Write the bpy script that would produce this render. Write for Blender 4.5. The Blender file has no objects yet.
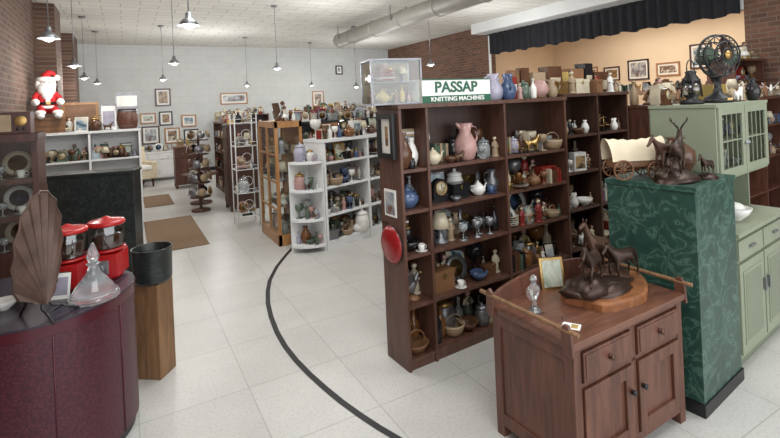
import bpy, math, random
from mathutils import Matrix, Vector
I=Matrix.Identity(4)
CA,SA=.871,.491
ROT=math.atan2(-SA,CA)
def Tr(x,y,z): return Matrix.Translation((x,y,z))
def Rz(d): return Matrix.Rotation(math.radians(d),4,'Z')
def Rx(d): return Matrix.Rotation(math.radians(d),4,'X')
def Ry(d): return Matrix.Rotation(math.radians(d),4,'Y')
def Sc(s,t=None,w=None):
    t=s if t is None else t; w=s if w is None else w
    return Matrix.Diagonal((s,t,w,1))
def FV(u,v,ang=0,z=0):
    return Tr(CA*u+SA*v,-SA*u+CA*v,z)@Matrix.Rotation(ROT+math.radians(ang),4,'Z')
def FW(a,b,ang=0,z=0): return Tr(a,b,z)@Rz(ang)

# ---------------------------------------------------------------- materials
def base(name):
    m=bpy.data.materials.new(name); m.use_nodes=True
    nt=m.node_tree; p=nt.nodes['Principled BSDF']; return m,nt,p
def L(c): return tuple(((x/255)/12.92 if x/255<=.04045 else ((x/255+.055)/1.055)**2.4) for x in c)+(1,)
def coords(nt,kind='Object',scale=(1,1,1)):
    tc=nt.nodes.new('ShaderNodeTexCoord'); mp=nt.nodes.new('ShaderNodeMapping'); mp.inputs['Scale'].default_value=scale
    nt.links.new(tc.outputs[kind],mp.inputs[0]); return mp.outputs[0]
def ramp(nt,fac,stops):
    r=nt.nodes.new('ShaderNodeValToRGB'); nt.links.new(fac,r.inputs[0])
    e=r.color_ramp.elements
    while len(e)<len(stops): e.new(.5)
    for k,(pos,c) in enumerate(stops): e[k].position=pos; e[k].color=c
    return r.outputs[0]
def noise(nt,vec,scale,detail=4,dist=0):
    n=nt.nodes.new('ShaderNodeTexNoise'); n.inputs['Scale'].default_value=scale; n.inputs['Detail'].default_value=detail; n.inputs['Distortion'].default_value=dist
    nt.links.new(vec,n.inputs['Vector']); return n.outputs[0]
def bump(nt,p,h,st=.3,dist=.01):
    b=nt.nodes.new('ShaderNodeBump'); b.inputs['Strength'].default_value=st; b.inputs['Distance'].default_value=dist
    nt.links.new(h,b.inputs['Height']); nt.links.new(b.outputs[0],p.inputs['Normal'])
def dk(c,f): return (c[0]*f,c[1]*f,c[2]*f,1)
def mk(name,c,rough=.45,metal=0,trans=0,var=.25,sc=8,emis=0):
    m,nt,p=base(name); c=L(c)
    if var:
        n=noise(nt,coords(nt,'Object'),sc)
        nt.links.new(ramp(nt,n,[(.3,dk(c,1-var)),(.7,dk(c,1+var*.4))]),p.inputs['Base Color'])
    else: p.inputs['Base Color'].default_value=c
    p.inputs['Roughness'].default_value=rough; p.inputs['Metallic'].default_value=metal
    p.inputs['Transmission Weight'].default_value=trans
    if emis: p.inputs['Emission Color'].default_value=c; p.inputs['Emission Strength'].default_value=emis
    return m
def wood(name,c1,c2,rough=.45,sc=(9,9,.9),bm=.15):
    m,nt,p=base(name); v=coords(nt,'Object',sc); n=noise(nt,v,3,6,1.2)
    nt.links.new(ramp(nt,n,[(.3,L(c1)),(.7,L(c2))]),p.inputs['Base Color']); p.inputs['Roughness'].default_value=rough
    bump(nt,p,n,bm,.004); return m
def marble(name,c1,c2,c3,sc=5):
    m,nt,p=base(name); v=coords(nt,'Object'); n=noise(nt,v,sc,10,1.1)
    nt.links.new(ramp(nt,n,[(.3,L(c1)),(.48,L(c2)),(.515,L(c3)),(.55,L(c2)),(.75,L(c1))]),p.inputs['Base Color'])
    p.inputs['Roughness'].default_value=.35; return m
def bricks(name,axis,c1,c2,mo,bw,rh,ms=.01,off=.5,bst=.4,rough=.85,nv=0.15,speck=0):
    m,nt,p=base(name); g=nt.nodes.new('ShaderNodeNewGeometry'); s=nt.nodes.new('ShaderNodeSeparateXYZ'); c=nt.nodes.new('ShaderNodeCombineXYZ')
    nt.links.new(g.outputs['Position'],s.inputs[0])
    ax={'x':('X','Z'),'y':('Y','Z'),'z':('X','Y')}[axis]
    nt.links.new(s.outputs[ax[0]],c.inputs[0]); nt.links.new(s.outputs[ax[1]],c.inputs[1])
    b=nt.nodes.new('ShaderNodeTexBrick'); b.offset=off; b.inputs['Scale'].default_value=1
    b.inputs['Color1'].default_value=L(c1); b.inputs['Color2'].default_value=L(c2); b.inputs['Mortar'].default_value=L(mo)
    b.inputs['Mortar Size'].default_value=ms; b.inputs['Brick Width'].default_value=bw; b.inputs['Row Height'].default_value=rh; b.inputs['Mortar Smooth'].default_value=.3
    nt.links.new(c.outputs[0],b.inputs['Vector'])
    def mul(a,bb):
        mx=nt.nodes.new('ShaderNodeMix'); mx.data_type='RGBA'; mx.blend_type='MULTIPLY'; mx.inputs[0].default_value=1
        nt.links.new(a,mx.inputs[6]); nt.links.new(bb,mx.inputs[7]); return mx.outputs[2]
    n=noise(nt,g.outputs['Position'],2.5,8); o=mul(b.outputs['Color'],ramp(nt,n,[(.3,(1-nv,1-nv,1-nv,1)),(.7,(1,1,1,1))]))
    if speck:
        n2=noise(nt,g.outputs['Position'],60,3); o=mul(o,ramp(nt,n2,[(.36,(1-speck,1-speck,1-speck*.95,1)),(.5,(1,1,1,1))]))
    nt.links.new(o,p.inputs['Base Color'])
    p.inputs['Roughness'].default_value=rough
    if bst:
        iv=nt.nodes.new('ShaderNodeMath'); iv.operation='SUBTRACT'; iv.inputs[0].default_value=1; nt.links.new(b.outputs['Fac'],iv.inputs[1]); bump(nt,p,iv.outputs[0],bst,.008)
    return m
def glasspane(name,tint=(1,1,1),fac=.12):
    m=bpy.data.materials.new(name); m.use_nodes=True; nt=m.node_tree; nt.nodes.clear()
    o=nt.nodes.new('ShaderNodeOutputMaterial'); mx=nt.nodes.new('ShaderNodeMixShader'); t=nt.nodes.new('ShaderNodeBsdfTransparent'); g=nt.nodes.new('ShaderNodeBsdfGlossy')
    t.inputs[0].default_value=(*tint,1); g.inputs['Roughness'].default_value=.05; mx.inputs[0].default_value=fac
    nt.links.new(t.outputs[0],mx.inputs[1]); nt.links.new(g.outputs[0],mx.inputs[2]); nt.links.new(mx.outputs[0],o.inputs[0]); return m

M={}
M['floor']=bricks('vinyl_tile','z',(204,202,197),(197,195,190),(174,172,167),.61,.61,.004,0,.04,.34,.12,.12)
M['ceil']=bricks('acoustic_tile','z',(226,224,216),(218,216,208),(186,184,178),.6,.3,.012,.5,.2,.9,.05,.12)
M['wback']=bricks('painted_block','x',(208,210,208),(204,206,204),(192,194,193),.4,.2,.005,.5,.15,.8,.06)
M['wleft']=bricks('brown_brick_left','y',(118,90,76),(92,68,58),(124,110,98),.22,.075,.010,.5,.4)
M['wright']=bricks('brown_brick_right','y',(120,84,66),(92,64,52),(116,98,85),.22,.075,.010,.5,.4)
M['cream']=mk('cream_plaster',(236,218,190),.8,var=.06,sc=1)
M['white']=mk('white_paint',(225,226,225),.5,var=.05,sc=3)
M['black']=mk('black_paint',(24,24,26),.4,var=.1)
M['line']=mk('black_line_paint',(40,40,42),.45,var=.15,sc=5)
M['curtain']=mk('black_velvet',(30,31,36),.9,var=.2,sc=3)
M['bcase']=wood('bookcase_walnut',(72,46,37),(102,70,56))
M['bcase2']=wood('bookcase_dark',(60,39,32),(86,58,46))
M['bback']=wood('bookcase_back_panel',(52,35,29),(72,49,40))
M['oakd']=wood('dark_oak',(76,46,36),(110,70,54),.42,(7,7,.8))
M['oakt']=wood('dark_oak_top',(82,52,41),(118,78,60),.35,(1.2,9,9))
M['oakl']=wood('honey_oak',(146,100,58),(180,132,84),.4)
M['pine']=wood('pine_post',(104,74,50),(142,106,72),.55)
M['burl']=wood('burl_wood',(112,70,44),(160,106,70),.2,(3,3,3))
M['hutch']=wood('mahogany_hutch',(54,30,26),(82,47,38),.35)
M['gmarb']=marble('green_marble_laminate',(32,60,52),(42,74,64),(76,106,94),9)
M['bmarb']=marble('black_marble_laminate',(26,30,29),(32,37,36),(50,56,55),12)
M['sage']=mk('sage_paint',(138,145,124),.45,var=.08,sc=3)
M['sage2']=mk('sage_paint_dark',(122,130,110),.5,var=.08,sc=3)
m_,nt_,p_=base('maroon_woven')
v_=coords(nt_,'Object',(1,1,1)); w_=nt_.nodes.new('ShaderNodeTexVoronoi'); w_.inputs['Scale'].default_value=75; nt_.links.new(v_,w_.inputs['Vector'])
nt_.links.new(ramp(nt_,w_.outputs['Distance'],[(.1,L((86,32,46))),(.6,L((60,20,32)))]),p_.inputs['Base Color']); p_.inputs['Roughness'].default_value=.38; bump(nt_,p_,w_.outputs['Distance'],.25,.003)
M['maroon']=m_
M['redgl']=mk('glossy_maroon',(74,22,34),.25,var=.15,sc=4)
M['tray']=mk('red_lacquer',(148,28,30),.25,var=.08,sc=4)
M['ovtop']=mk('dark_counter_top',(58,52,62),.25,var=.25,sc=20)
M['red']=mk('red_enamel',(170,26,28),.25,var=.1)
M['redf']=mk('red_felt',(192,32,38),.8,var=.15)
M['furw']=mk('white_fur',(236,234,230),.95,var=.08,sc=30)
M['skin']=mk('painted_skin',(226,178,154),.5,var=.05)
M['bronze']=mk('dark_bronze',(66,48,40),.38,.55,var=.4,sc=14)
M['bronze2']=mk('brown_bronze',(88,62,48),.4,.5,var=.35,sc=14)
M['copper']=mk('carved_brown_shell',(92,70,60),.42,.25,var=.45,sc=9)
M['brass']=mk('brass',(176,144,90),.32,.85,var=.2)
M['steel']=mk('steel',(150,152,156),.32,.8,var=.1)
M['galv']=mk('galvanised_duct',(172,170,162),.5,.25,var=.1,sc=4)
M['mat']=mk('brown_floor_mat',(132,108,84),.95,var=.25,sc=40)
M['canvas']=mk('cream_canvas',(220,206,178),.85,var=.12,sc=12)
M['crys']=mk('crystal_glass',(245,248,250),.04,trans=.9,var=0)
M['glass']=glasspane('glass_pane',(.96,.98,.97),.07)
M['smoke']=glasspane('smoked_glass',(.6,.6,.6),.15)
M['green']=mk('sign_green',(34,92,66),.5,var=.03)
M['lampw']=mk('lamp_glass_white',(255,250,240),.4,var=0,emis=2)
M['paper']=mk('paper_white',(236,235,230),.7,var=.03)
P=[mk('ceramic_white',(228,226,220),.2),mk('ceramic_cream',(206,194,168),.25),mk('ceramic_blue',(74,92,124),.2),mk('glaze_brown',(92,62,44),.25),
   mk('glaze_black',(34,32,34),.2),mk('glaze_pink',(186,146,140),.25),mk('glaze_red',(136,46,42),.25),mk('glaze_green',(82,98,82),.25),mk('tin_yellow',(178,152,88),.35),
   mk('clear_glassware',(222,228,228),.08,trans=.75,var=0),mk('amber_glass',(150,98,52),.1,trans=.4,var=0),mk('pewter',(136,136,140),.35,.7),M['brass'],mk('wood_trinket',(128,90,60),.5),mk('lavender_china',(164,160,176),.25),mk('tan_stoneware',(162,140,112),.5)]
W,CR,BL,BR,BK,PK,RD,GR,YE,CL,AM,PW,BS,WD,LV,TN=range(16)
imgs=[]
for k,(a,b,c) in enumerate([((92,108,84),(190,196,180),(140,120,90)),((60,50,44),(170,140,100),(110,90,70)),((210,204,190),(150,160,170),(120,90,80)),((180,150,120),(90,70,60),(220,210,190)),((40,60,80),(140,160,170),(210,200,180))]):
    m,nt,p=base('picture_print_%d'%k); n=noise(nt,coords(nt,'Object'),7,3,.8)
    nt.links.new(ramp(nt,n,[(.35,L(a)),(.5,L(b)),(.62,L(c))]),p.inputs['Base Color']); p.inputs['Roughness'].default_value=.25; imgs.append(m)

# ---------------------------------------------------------------- mesh builder
class B:
    def __init__(s): s.v=[];s.f=[];s.m=[];s.s=[];s.mats=[]
    def mi(s,m):
        if isinstance(m,int): m=P[m]
        elif isinstance(m,str): m=M[m]
        if m not in s.mats: s.mats.append(m)
        return s.mats.index(m)
    def add(s,vs,fs,m,T=I,sm=False):
        o=len(s.v); k=s.mi(m)
        s.v+=[tuple(T@Vector(v)) for v in vs]
        for f in fs: s.f.append(tuple(o+i for i in f)); s.m.append(k); s.s.append(sm)
    def box(s,a,b,m,T=I):
        (x0,y0,z0),(x1,y1,z1)=a,b
        s.add([(x0,y0,z0),(x1,y0,z0),(x1,y1,z0),(x0,y1,z0),(x0,y0,z1),(x1,y0,z1),(x1,y1,z1),(x0,y1,z1)],
              [(0,3,2,1),(4,5,6,7),(0,1,5,4),(1,2,6,5),(2,3,7,6),(3,0,4,7)],m,T)
    def lathe(s,pr,m,T=I,n=14,sm=True,sx=1,sy=1):
        vs=[];fs=[]
        for r,z in pr:
            for k in range(n):
                a=2*math.pi*k/n; vs.append((r*math.cos(a)*sx,r*math.sin(a)*sy,z))
        for j in range(len(pr)-1):
            for k in range(n):
                a=j*n+k;b=j*n+(k+1)%n; fs.append((a,b,b+n,a+n))
        if pr[0][0]>1e-5: fs.append(tuple(range(n-1,-1,-1)))
        if pr[-1][0]>1e-5: fs.append(tuple((len(pr)-1)*n+k for k in range(n)))
        s.add(vs,fs,m,T,sm)
    def cyl(s,p0,p1,r0,r1,m,T=I,n=12):
        p0=Vector(p0);p1=Vector(p1);d=p1-p0;q=d.to_track_quat('Z','Y').to_matrix().to_4x4()
        s.lathe([(r0,0),(r1,d.length)],m,T@Matrix.Translation(p0)@q,n,True)
    def sph(s,c,r,m,T=I,n=12):
        if not isinstance(r,tuple): r=(r,r,r)
        h=n//2; pr=[(max(math.sin(math.pi*j/h),1e-6),-math.cos(math.pi*j/h)) for j in range(h+1)]
        s.lathe(pr,m,T@Tr(*c)@Sc(*r),n)
    def tube(s,pts,r,m,T=I,n=8,closed=False):
        pts=[Vector(p) for p in pts]; N=len(pts); vs=[];fs=[]
        rr=r if isinstance(r,(list,tuple)) else [r]*N
        for i,p in enumerate(pts):
            a=pts[i-1] if (i>0 or closed) else p; c=pts[(i+1)%N] if (i<N-1 or closed) else p
            q=(c-a).to_track_quat('Z','Y')
            for k in range(n):
                t=2*math.pi*k/n; vs.append(tuple(p+q@Vector((rr[i]*math.cos(t),rr[i]*math.sin(t),0))))
        for i in range(N if closed else N-1):
            for k in range(n):
                j=(i+1)%N; fs.append((i*n+k,i*n+(k+1)%n,j*n+(k+1)%n,j*n+k))
        if not closed: fs+= [tuple(range(n-1,-1,-1)),tuple((N-1)*n+k for k in range(n))]
        s.add(vs,fs,m,T,True)
    def ring(s,c,R,r,m,T=I,n=20,k=6,ax='Y'):
        f={'Y':lambda a:(c[0]+R*math.cos(a),c[1],c[2]+R*math.sin(a)),'Z':lambda a:(c[0]+R*math.cos(a),c[1]+R*math.sin(a),c[2]),'X':lambda a:(c[0],c[1]+R*math.cos(a),c[2]+R*math.sin(a))}[ax]
        s.tube([f(2*math.pi*i/n) for i in range(n)],r,m,T,k,True)
    def prism(s,poly,y0,y1,m,T=I):
        n=len(poly); vs=[(x,y0,z) for x,z in poly]+[(x,y1,z) for x,z in poly]
        fs=[tuple(range(n)),tuple(range(2*n-1,n-1,-1))]+[(i,i+n,(i+1)%n+n,(i+1)%n) for i in range(n)]
        s.add(vs,fs,m,T)
    def mesh(s,me,m,T=I,sm=True):
        s.add([v.co[:] for v in me.vertices],[tuple(p.vertices) for p in me.polygons],m,T,sm)
    def skin(s,pts,edges,m,T=I,sub=1):
        me=bpy.data.meshes.new('t'); me.from_pydata([p[:3] for p in pts],edges,[]); ob=bpy.data.objects.new('t',me); bpy.context.collection.objects.link(ob)
        ob.modifiers.new('k','SKIN')
        for i,p in enumerate(pts):
            d=me.skin_vertices[0].data[i]; d.radius=(p[3],p[3]); d.use_root=(i==0)
        if sub: ob.modifiers.new('s','SUBSURF').levels=sub
        dg=bpy.context.evaluated_depsgraph_get(); e=bpy.data.meshes.new_from_object(ob.evaluated_get(dg))
        s.mesh(e,m,T); bpy.data.objects.remove(ob); bpy.data.meshes.remove(me); bpy.data.meshes.remove(e)
    def text(s,t,size,m,T=I,sx=1):
        cu=bpy.data.curves.new('t','FONT'); cu.body=t; cu.size=size; cu.extrude=.002; cu.align_x='CENTER'; cu.align_y='CENTER'; cu.offset=size*.02
        ob=bpy.data.objects.new('t',cu); bpy.context.collection.objects.link(ob)
        dg=bpy.context.evaluated_depsgraph_get(); e=bpy.data.meshes.new_from_object(ob.evaluated_get(dg))
        s.mesh(e,m,T@Rx(90)@Sc(sx,1,1),False); bpy.data.objects.remove(ob); bpy.data.curves.remove(cu); bpy.data.meshes.remove(e)
    def done(s,name,F=I,bev=0):
        me=bpy.data.meshes.new(name); me.from_pydata(s.v,[],s.f)
        for m in s.mats: me.materials.append(m)
        for p,k,q in zip(me.polygons,s.m,s.s): p.material_index=k; p.use_smooth=q
        me.update(); ob=bpy.data.objects.new(name,me); ob.matrix_world=F; bpy.context.collection.objects.link(ob)
        if bev:
            md=ob.modifiers.new('bevel','BEVEL'); md.width=bev; md.segments=2; md.limit_method='ANGLE'
        return ob

# ---------------------------------------------------------------- trinkets
def lp(pr,h): return [(r*h,z*h) for r,z in pr]
def i_vase(b,T,h,m): b.lathe(lp([(.16,0),(.2,.04),(.3,.3),(.31,.45),(.2,.72),(.1,.86),(.17,1),(.13,1),(.07,.86)],h),m,T)
def i_bottle(b,T,h,m): b.lathe(lp([(.15,0),(.17,.05),(.17,.55),(.06,.72),(.05,.93),(.075,.94),(.075,1)],h),m,T,12)
def i_cup(b,T,h,m):
    b.lathe(lp([(.25,0),(.4,.3),(.5,1),(.46,1),(.36,.35),(0,.12)],h),m,T)
    b.lathe(lp([(.3,0),(.85,.14),(.8,.16),(.3,.05)],h),m,T)
    b.ring((.58*h,0,.55*h),.24*h,.05*h,m,T,10,5)
def i_bowl(b,T,h,m): b.lathe(lp([(.4,0),(.45,.08),(.9,.5),(1.15,1),(1.08,1),(.8,.5),(0,.15)],h),m,T,18)
def i_plate(b,T,h,m):
    b.lathe([(0,0),(.3*h,0),(.5*h,.05*h),(.5*h,.07*h),(.3*h,.02*h),(0,.02*h)],m,T@Tr(0,.05,h*.5)@Rx(76),20)
    b.lathe([(.3*h,.022*h),(.33*h,.03*h)],BL if m is P[W] else BS,T@Tr(0,.05,h*.5)@Rx(76),20)
    b.tube([(-.12*h,-.02,0),(-.1*h,.0,.04*h),(-.1*h,.05,.3*h)],.004,BK,T,5); b.tube([(.12*h,-.02,0),(.1*h,.0,.04*h),(.1*h,.05,.3*h)],.004,BK,T,5)
def i_teapot(b,T,h,m):
    b.lathe(lp([(.25,0),(.3,.04),(.5,.3),(.48,.5),(.25,.72),(.2,.74),(.22,.78),(.05,.88),(.07,.95),(0,1)],h),m,T,16)
    b.tube([(.4*h,0,.25*h),(.6*h,0,.4*h),(.68*h,0,.65*h),(.8*h,0,.72*h)],[.1*h,.07*h,.05*h,.04*h],m,T,8)
    b.tube([(-.3*h,0,.65*h),(-.6*h,0,.68*h),(-.7*h,0,.45*h),(-.45*h,0,.22*h)],.04*h,m,T,6)
def i_pitcher(b,T,h,m):
    b.lathe(lp([(.2,0),(.24,.03),(.33,.3),(.3,.5),(.16,.75),(.22,1),(.19,1),(.12,.76)],h),m,T,14)
    b.tube([(-.18*h,0,.93*h),(-.42*h,0,.85*h),(-.44*h,0,.55*h),(-.3*h,0,.35*h)],.035*h,m,T,6)
    b.cyl((.14*h,0,.88*h),(.3*h,0,1.02*h),.08*h,.03*h,m,T,8)
def i_fig(b,T,h,m):
    b.lathe(lp([(.2,0),(.21,.04),(.14,.08),(.17,.12),(.13,.45),(.14,.6),(.12,.7),(.05,.76),(.04,.8)],h),m,T,10)
    b.sph((0,0,.88*h),.1*h,P[CR],T,10); b.sph((0,.02*h,.92*h),(.105*h,.1*h,.08*h),P[BR],T,10)
    for s in(-1,1): b.tube([(s*.12*h,0,.68*h),(s*.2*h,-.02*h,.52*h),(s*.08*h,-.13*h,.45*h)],.035*h,m,T,6)
def i_bird(b,T,h,m):
    b.lathe(lp([(.2,0),(.22,.06),(.08,.14)],h),WD,T,10)
    b.skin([(-.05*h,0,.4*h,.13*h),(.08*h,0,.58*h,.11*h),(.14*h,0,.74*h,.06*h),(.2*h,0,.82*h,.05*h),(-.28*h,0,.25*h,.04*h),(0,0,.15*h,.03*h)],[(0,1),(1,2),(2,3),(0,4),(0,5)],m,T)
    for s in(-1,1): b.add([(0,s*.08*h,.55*h),(.1*h,s*.1*h,.5*h),(-.1*h,s*.5*h,1.0*h),(-.3*h,s*.45*h,.85*h),(-.3*h,s*.15*h,.5*h)],[(0,1,2,3,4)],m,T)
    b.cyl((.23*h,0,.82*h),(.31*h,0,.79*h),.025*h,.003,YE,T,6)
def i_box(b,T,h,m):
    b.box((-.6*h,-.35*h,0),(.6*h,.35*h,.75*h),m,T); b.box((-.63*h,-.38*h,.75*h),(.63*h,.38*h,.95*h),m,T); b.box((-.06*h,-.4*h,.62*h),(.06*h,-.38*h,.85*h),BS,T)
def i_frame(b,T,h,m):
    T=T@Rx(-12); w=.8*h; t=.08*h
    b.box((-w/2,0,0),(w/2,.012,h),m,T); b.box((-w/2+t,-.002,t),(w/2-t,0,h-t),random.choice(imgs),T)
    b.box((-.02,.012,0),(.02,.06,.02),m,T)
def i_jar(b,T,h,m):
    b.lathe(lp([(.28,0),(.33,.05),(.35,.5),(.27,.72),(.24,.75)],h),m,T,14); b.lathe(lp([(.28,.75),(.29,.82),(.12,.9),(.05,.92),(.07,1),(0,1.02)],h),BS if random.random()<.4 else m,T,14)
def i_candle(b,T,h,m): b.lathe(lp([(.2,0),(.2,.03),(.05,.1),(.03,.2),(.06,.3),(.03,.4),(.04,.6),(.1,.66),(.1,.7),(.05,.7),(.05,1),(0,1)],h),m,T,10)
def i_clock(b,T,h,m):
    b.box((-.45*h,-.15*h,0),(.45*h,.15*h,.12*h),m,T); b.prism([(-.38*h,.12*h),(.38*h,.12*h),(.38*h,.6*h)]+[(.38*h*math.cos(a),.6*h+.38*h*math.sin(a)) for a in [.5,1,1.57,2.1,2.6]]+[(-.38*h,.6*h)],-.12*h,.12*h,m,T)
    b.lathe([(0,0),(.26*h,0),(.29*h,.02*h)],CR,T@Tr(0,-.13*h,.58*h)@Rx(90),18); b.ring((0,-.15*h,.58*h),.28*h,.025*h,BS,T,18)
    b.box((-.01*h,-.17*h,.58*h),(.01*h,-.16*h,.78*h),BK,T); b.box((0,-.17*h,.57*h),(.14*h,-.16*h,.59*h),BK,T)
def i_glasses(b,T,h,m): b.lathe(lp([(.28,0),(.28,.03),(.04,.06),(.04,.45),(.25,.6),(.3,.8),(.26,1),(.24,1),(.27,.8),(.2,.62),(0,.5)],h),m,T,12)
def i_mini(b,T,h,m):
    b.lathe(lp([(.25,0),(.27,.06),(.1,.12),(.1,.5),(.18,.55)],h),m,T,12); b.lathe(lp([(.34,.5),(.18,1),(.16,1),(.32,.5)],h),CR,T,14)
def i_stack(b,T,h,m):
    n=5
    for k in range(n): z=k*h/n*.7; b.lathe([(.35*h,z),(.75*h,z+.12*h),(.78*h,z+.15*h),(.7*h,z+.14*h),(.3*h,z+.05*h)],[m,P[W],P[CR]][k%3] if k%2 else m,T,16)
    i_cup(b,T@Tr(0,0,.82*h),h*.4,m)
def i_books(b,T,h,m):
    r=random.Random(int(h*1e5)); x=-.45*h
    for k in range(5): w=.14*h+.05*h*r.random(); hh=h*(.75+.25*r.random()); b.box((x,-.3*h,0),(x+w,.3*h,hh),P[r.choice([BR,RD,GR,BL,TN,BK,CR])],T); x+=w+.004
def i_basket(b,T,h,m):
    b.lathe(lp([(.45,0),(.6,.3),(.65,.6),(.6,.6),(.4,.1),(0,.05)],h),TN,T,14)
    b.tube([(.62*h*math.cos(a),0,.55*h+.5*h*math.sin(a)) for a in [math.pi*k/8 for k in range(9)]],.03*h,TN,T,6)
    for z in(.15,.3,.45): b.ring((0,0,z*h),(.48+z*.3)*h,.025*h,WD,T,14,5,'Z')
def i_dog(b,T,h,m):
    b.box((-.5*h,-.22*h,0),(.5*h,.22*h,.06*h),BK,T)
    b.skin([(-.3*h,0,.5*h,.15*h),(0,0,.48*h,.13*h),(.25*h,0,.53*h,.15*h),(.38*h,0,.75*h,.1*h),(.45*h,0,.88*h,.1*h),(.6*h,0,.83*h,.05*h),(-.45*h,0,.62*h,.04*h),(-.5*h,0,.78*h,.03*h),(.27*h,.09*h,.3*h,.05*h),(.28*h,.09*h,.08*h,.045*h),(.27*h,-.09*h,.3*h,.05*h),(.28*h,-.09*h,.08*h,.045*h),(-.3*h,.1*h,.3*h,.06*h),(-.33*h,.1*h,.08*h,.045*h),(-.3*h,-.1*h,.3*h,.06*h),(-.33*h,-.1*h,.08*h,.045*h)],[(0,1),(1,2),(2,3),(3,4),(4,5),(0,6),(6,7),(2,8),(8,9),(2,10),(10,11),(0,12),(12,13),(0,14),(14,15)],m,T,0)
def i_doll(b,T,h,m):
    b.skin([(0,0,.5*h,.1*h),(0,0,.65*h,.09*h),(0,0,.76*h,.045*h),(.13*h,0,.66*h,.04*h),(.2*h,-.03*h,.5*h,.035*h),(-.13*h,0,.66*h,.04*h),(-.2*h,-.03*h,.5*h,.035*h),(.06*h,0,.25*h,.05*h),(.06*h,-.02*h,.02*h,.05*h),(-.06*h,0,.25*h,.05*h),(-.06*h,-.02*h,.02*h,.05*h)],[(0,1),(1,2),(1,3),(3,4),(1,5),(5,6),(0,7),(7,8),(0,9),(9,10)],P[CR],T,0)
    b.lathe(lp([(.26,.22),(.2,.35),(.1,.55),(.12,.68),(.05,.74)],h),m,T,12); b.sph((0,0,.87*h),.11*h,P[PK],T,10); b.sph((0,.025*h,.9*h),(.125*h,.11*h,.11*h),P[BR],T,10)
def i_carton(b,T,h,m):
    b.box((-.4*h,-.22*h,0),(.4*h,.22*h,h),m,T); b.box((-.32*h,-.225*h,.12*h),(.32*h,-.22*h,.8*h),random.choice(imgs),T); b.box((-.4*h,-.224*h,.86*h),(.4*h,-.22*h,.92*h),W,T)
def i_scale(b,T,h,m):
    b.box((-.35*h,-.2*h,0),(.35*h,.2*h,.08*h),BK,T); b.cyl((0,0,.08*h),(0,0,.75*h),.035*h,.025*h,BS,T,8); b.cyl((-.42*h,0,.78*h),(.42*h,0,.78*h),.02*h,.02*h,BS,T,6); b.sph((0,0,.82*h),.05*h,BS,T,8)
    for s in(-1,1):
        b.lathe(lp([(0,.28),(.14,.3),(.2,.36),(.18,.36)],h),BS,T@Tr(s*.42*h,0,0),12)
        for q in(-1,1): b.cyl((s*.42*h,0,.78*h),(s*.42*h+q*.18*h,0,.36*h),.006*h,.006*h,BK,T,4)
KW={i_vase:.65,i_bottle:.4,i_cup:1.5,i_bowl:2.3,i_plate:1.0,i_teapot:1.4,i_pitcher:.8,i_fig:.45,i_bird:.8,i_box:1.3,i_frame:.85,i_jar:.72,i_candle:.42,i_clock:.95,i_glasses:.62,i_mini:.72,i_stack:1.6,i_books:1.0,i_basket:1.3,i_dog:1.2,i_doll:.5,i_carton:.82,i_scale:1.2}
KH={i_cup:.085,i_bowl:.08,i_box:.14,i_teapot:.17,i_bird:.2,i_frame:.26,i_plate:.27,i_mini:.3,i_stack:.12,i_basket:.16,i_dog:.15,i_books:.2,i_vase:.2,i_doll:.27,i_carton:.22,i_scale:.22}
ALL=list(KW)+[i_fig,i_jar,i_glasses,i_bottle,i_fig,i_doll,i_carton,i_dog,i_books,i_clock]; GLS=[i_bottle,i_glasses,i_vase,i_candle,i_bottle,i_jar,i_bowl,i_fig,i_glasses]
def fill(b,x0,x1,y0,y1,z,mh,seed,pal=None,kinds=ALL,T=I,gap=1.0):
    r=random.Random(seed); random.seed(seed); x=x0; pal=pal or [W,W,CR,CR,BL,BR,BR,BK,PK,RD,GR,YE,CL,CL,CL,AM,PW,PW,BS,WD,LV,TN,TN]
    while x<x1:
        k=r.choice(kinds); h=r.uniform(.6,1)*min(mh*.95,KH.get(k,.25)); w=KW[k]*h
        if x+w>x1: 
            k=i_bottle; h=min(.12,mh*.6)*r.uniform(.7,1); w=.42*h
            if x+w>x1: break
        y=r.uniform(y0,y1); k(b,T@Tr(x+w/2,y,z)@Rz(r.uniform(-15,15)),h,P[r.choice(pal)]); x+=w*gap+r.uniform(0,.008)
def fill2(b,x0,x1,y0,y1,z,mh,seed,pal=None,kinds=ALL,T=I):
    fill(b,x0,x1,y1-.02,y1,z,mh,seed*7+1,pal,kinds,T); fill(b,x0,x1,y0,y0+.02,z,mh*.6,seed*7+2,pal,kinds,T,1.0)

def shelfunit(w,h,d,xs,zs,m,mb=None,t=.022,kick=.06):
    b=B(); mb=mb or m
    for x in xs: b.box((x-t/2 if 0<x<w else (0 if x==0 else w-t),0,0),((x+t/2) if 0<x<w else (t if x==0 else w),d,h),m)
    b.box((-.008,-.01,h-t*1.3),(w+.008,d,h),m)
    for k in range(len(xs)-1):
        a=xs[k]+(t if k==0 else t/2); c=xs[k+1]-(t if k==len(xs)-2 else t/2)
        for z in zs: b.box((a,.008,z-t),(c,d-.012,z),m)
        b.box((a,.012,0),(c,.03,zs[0]-t),m)
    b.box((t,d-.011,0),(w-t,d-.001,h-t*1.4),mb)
    return b

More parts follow.
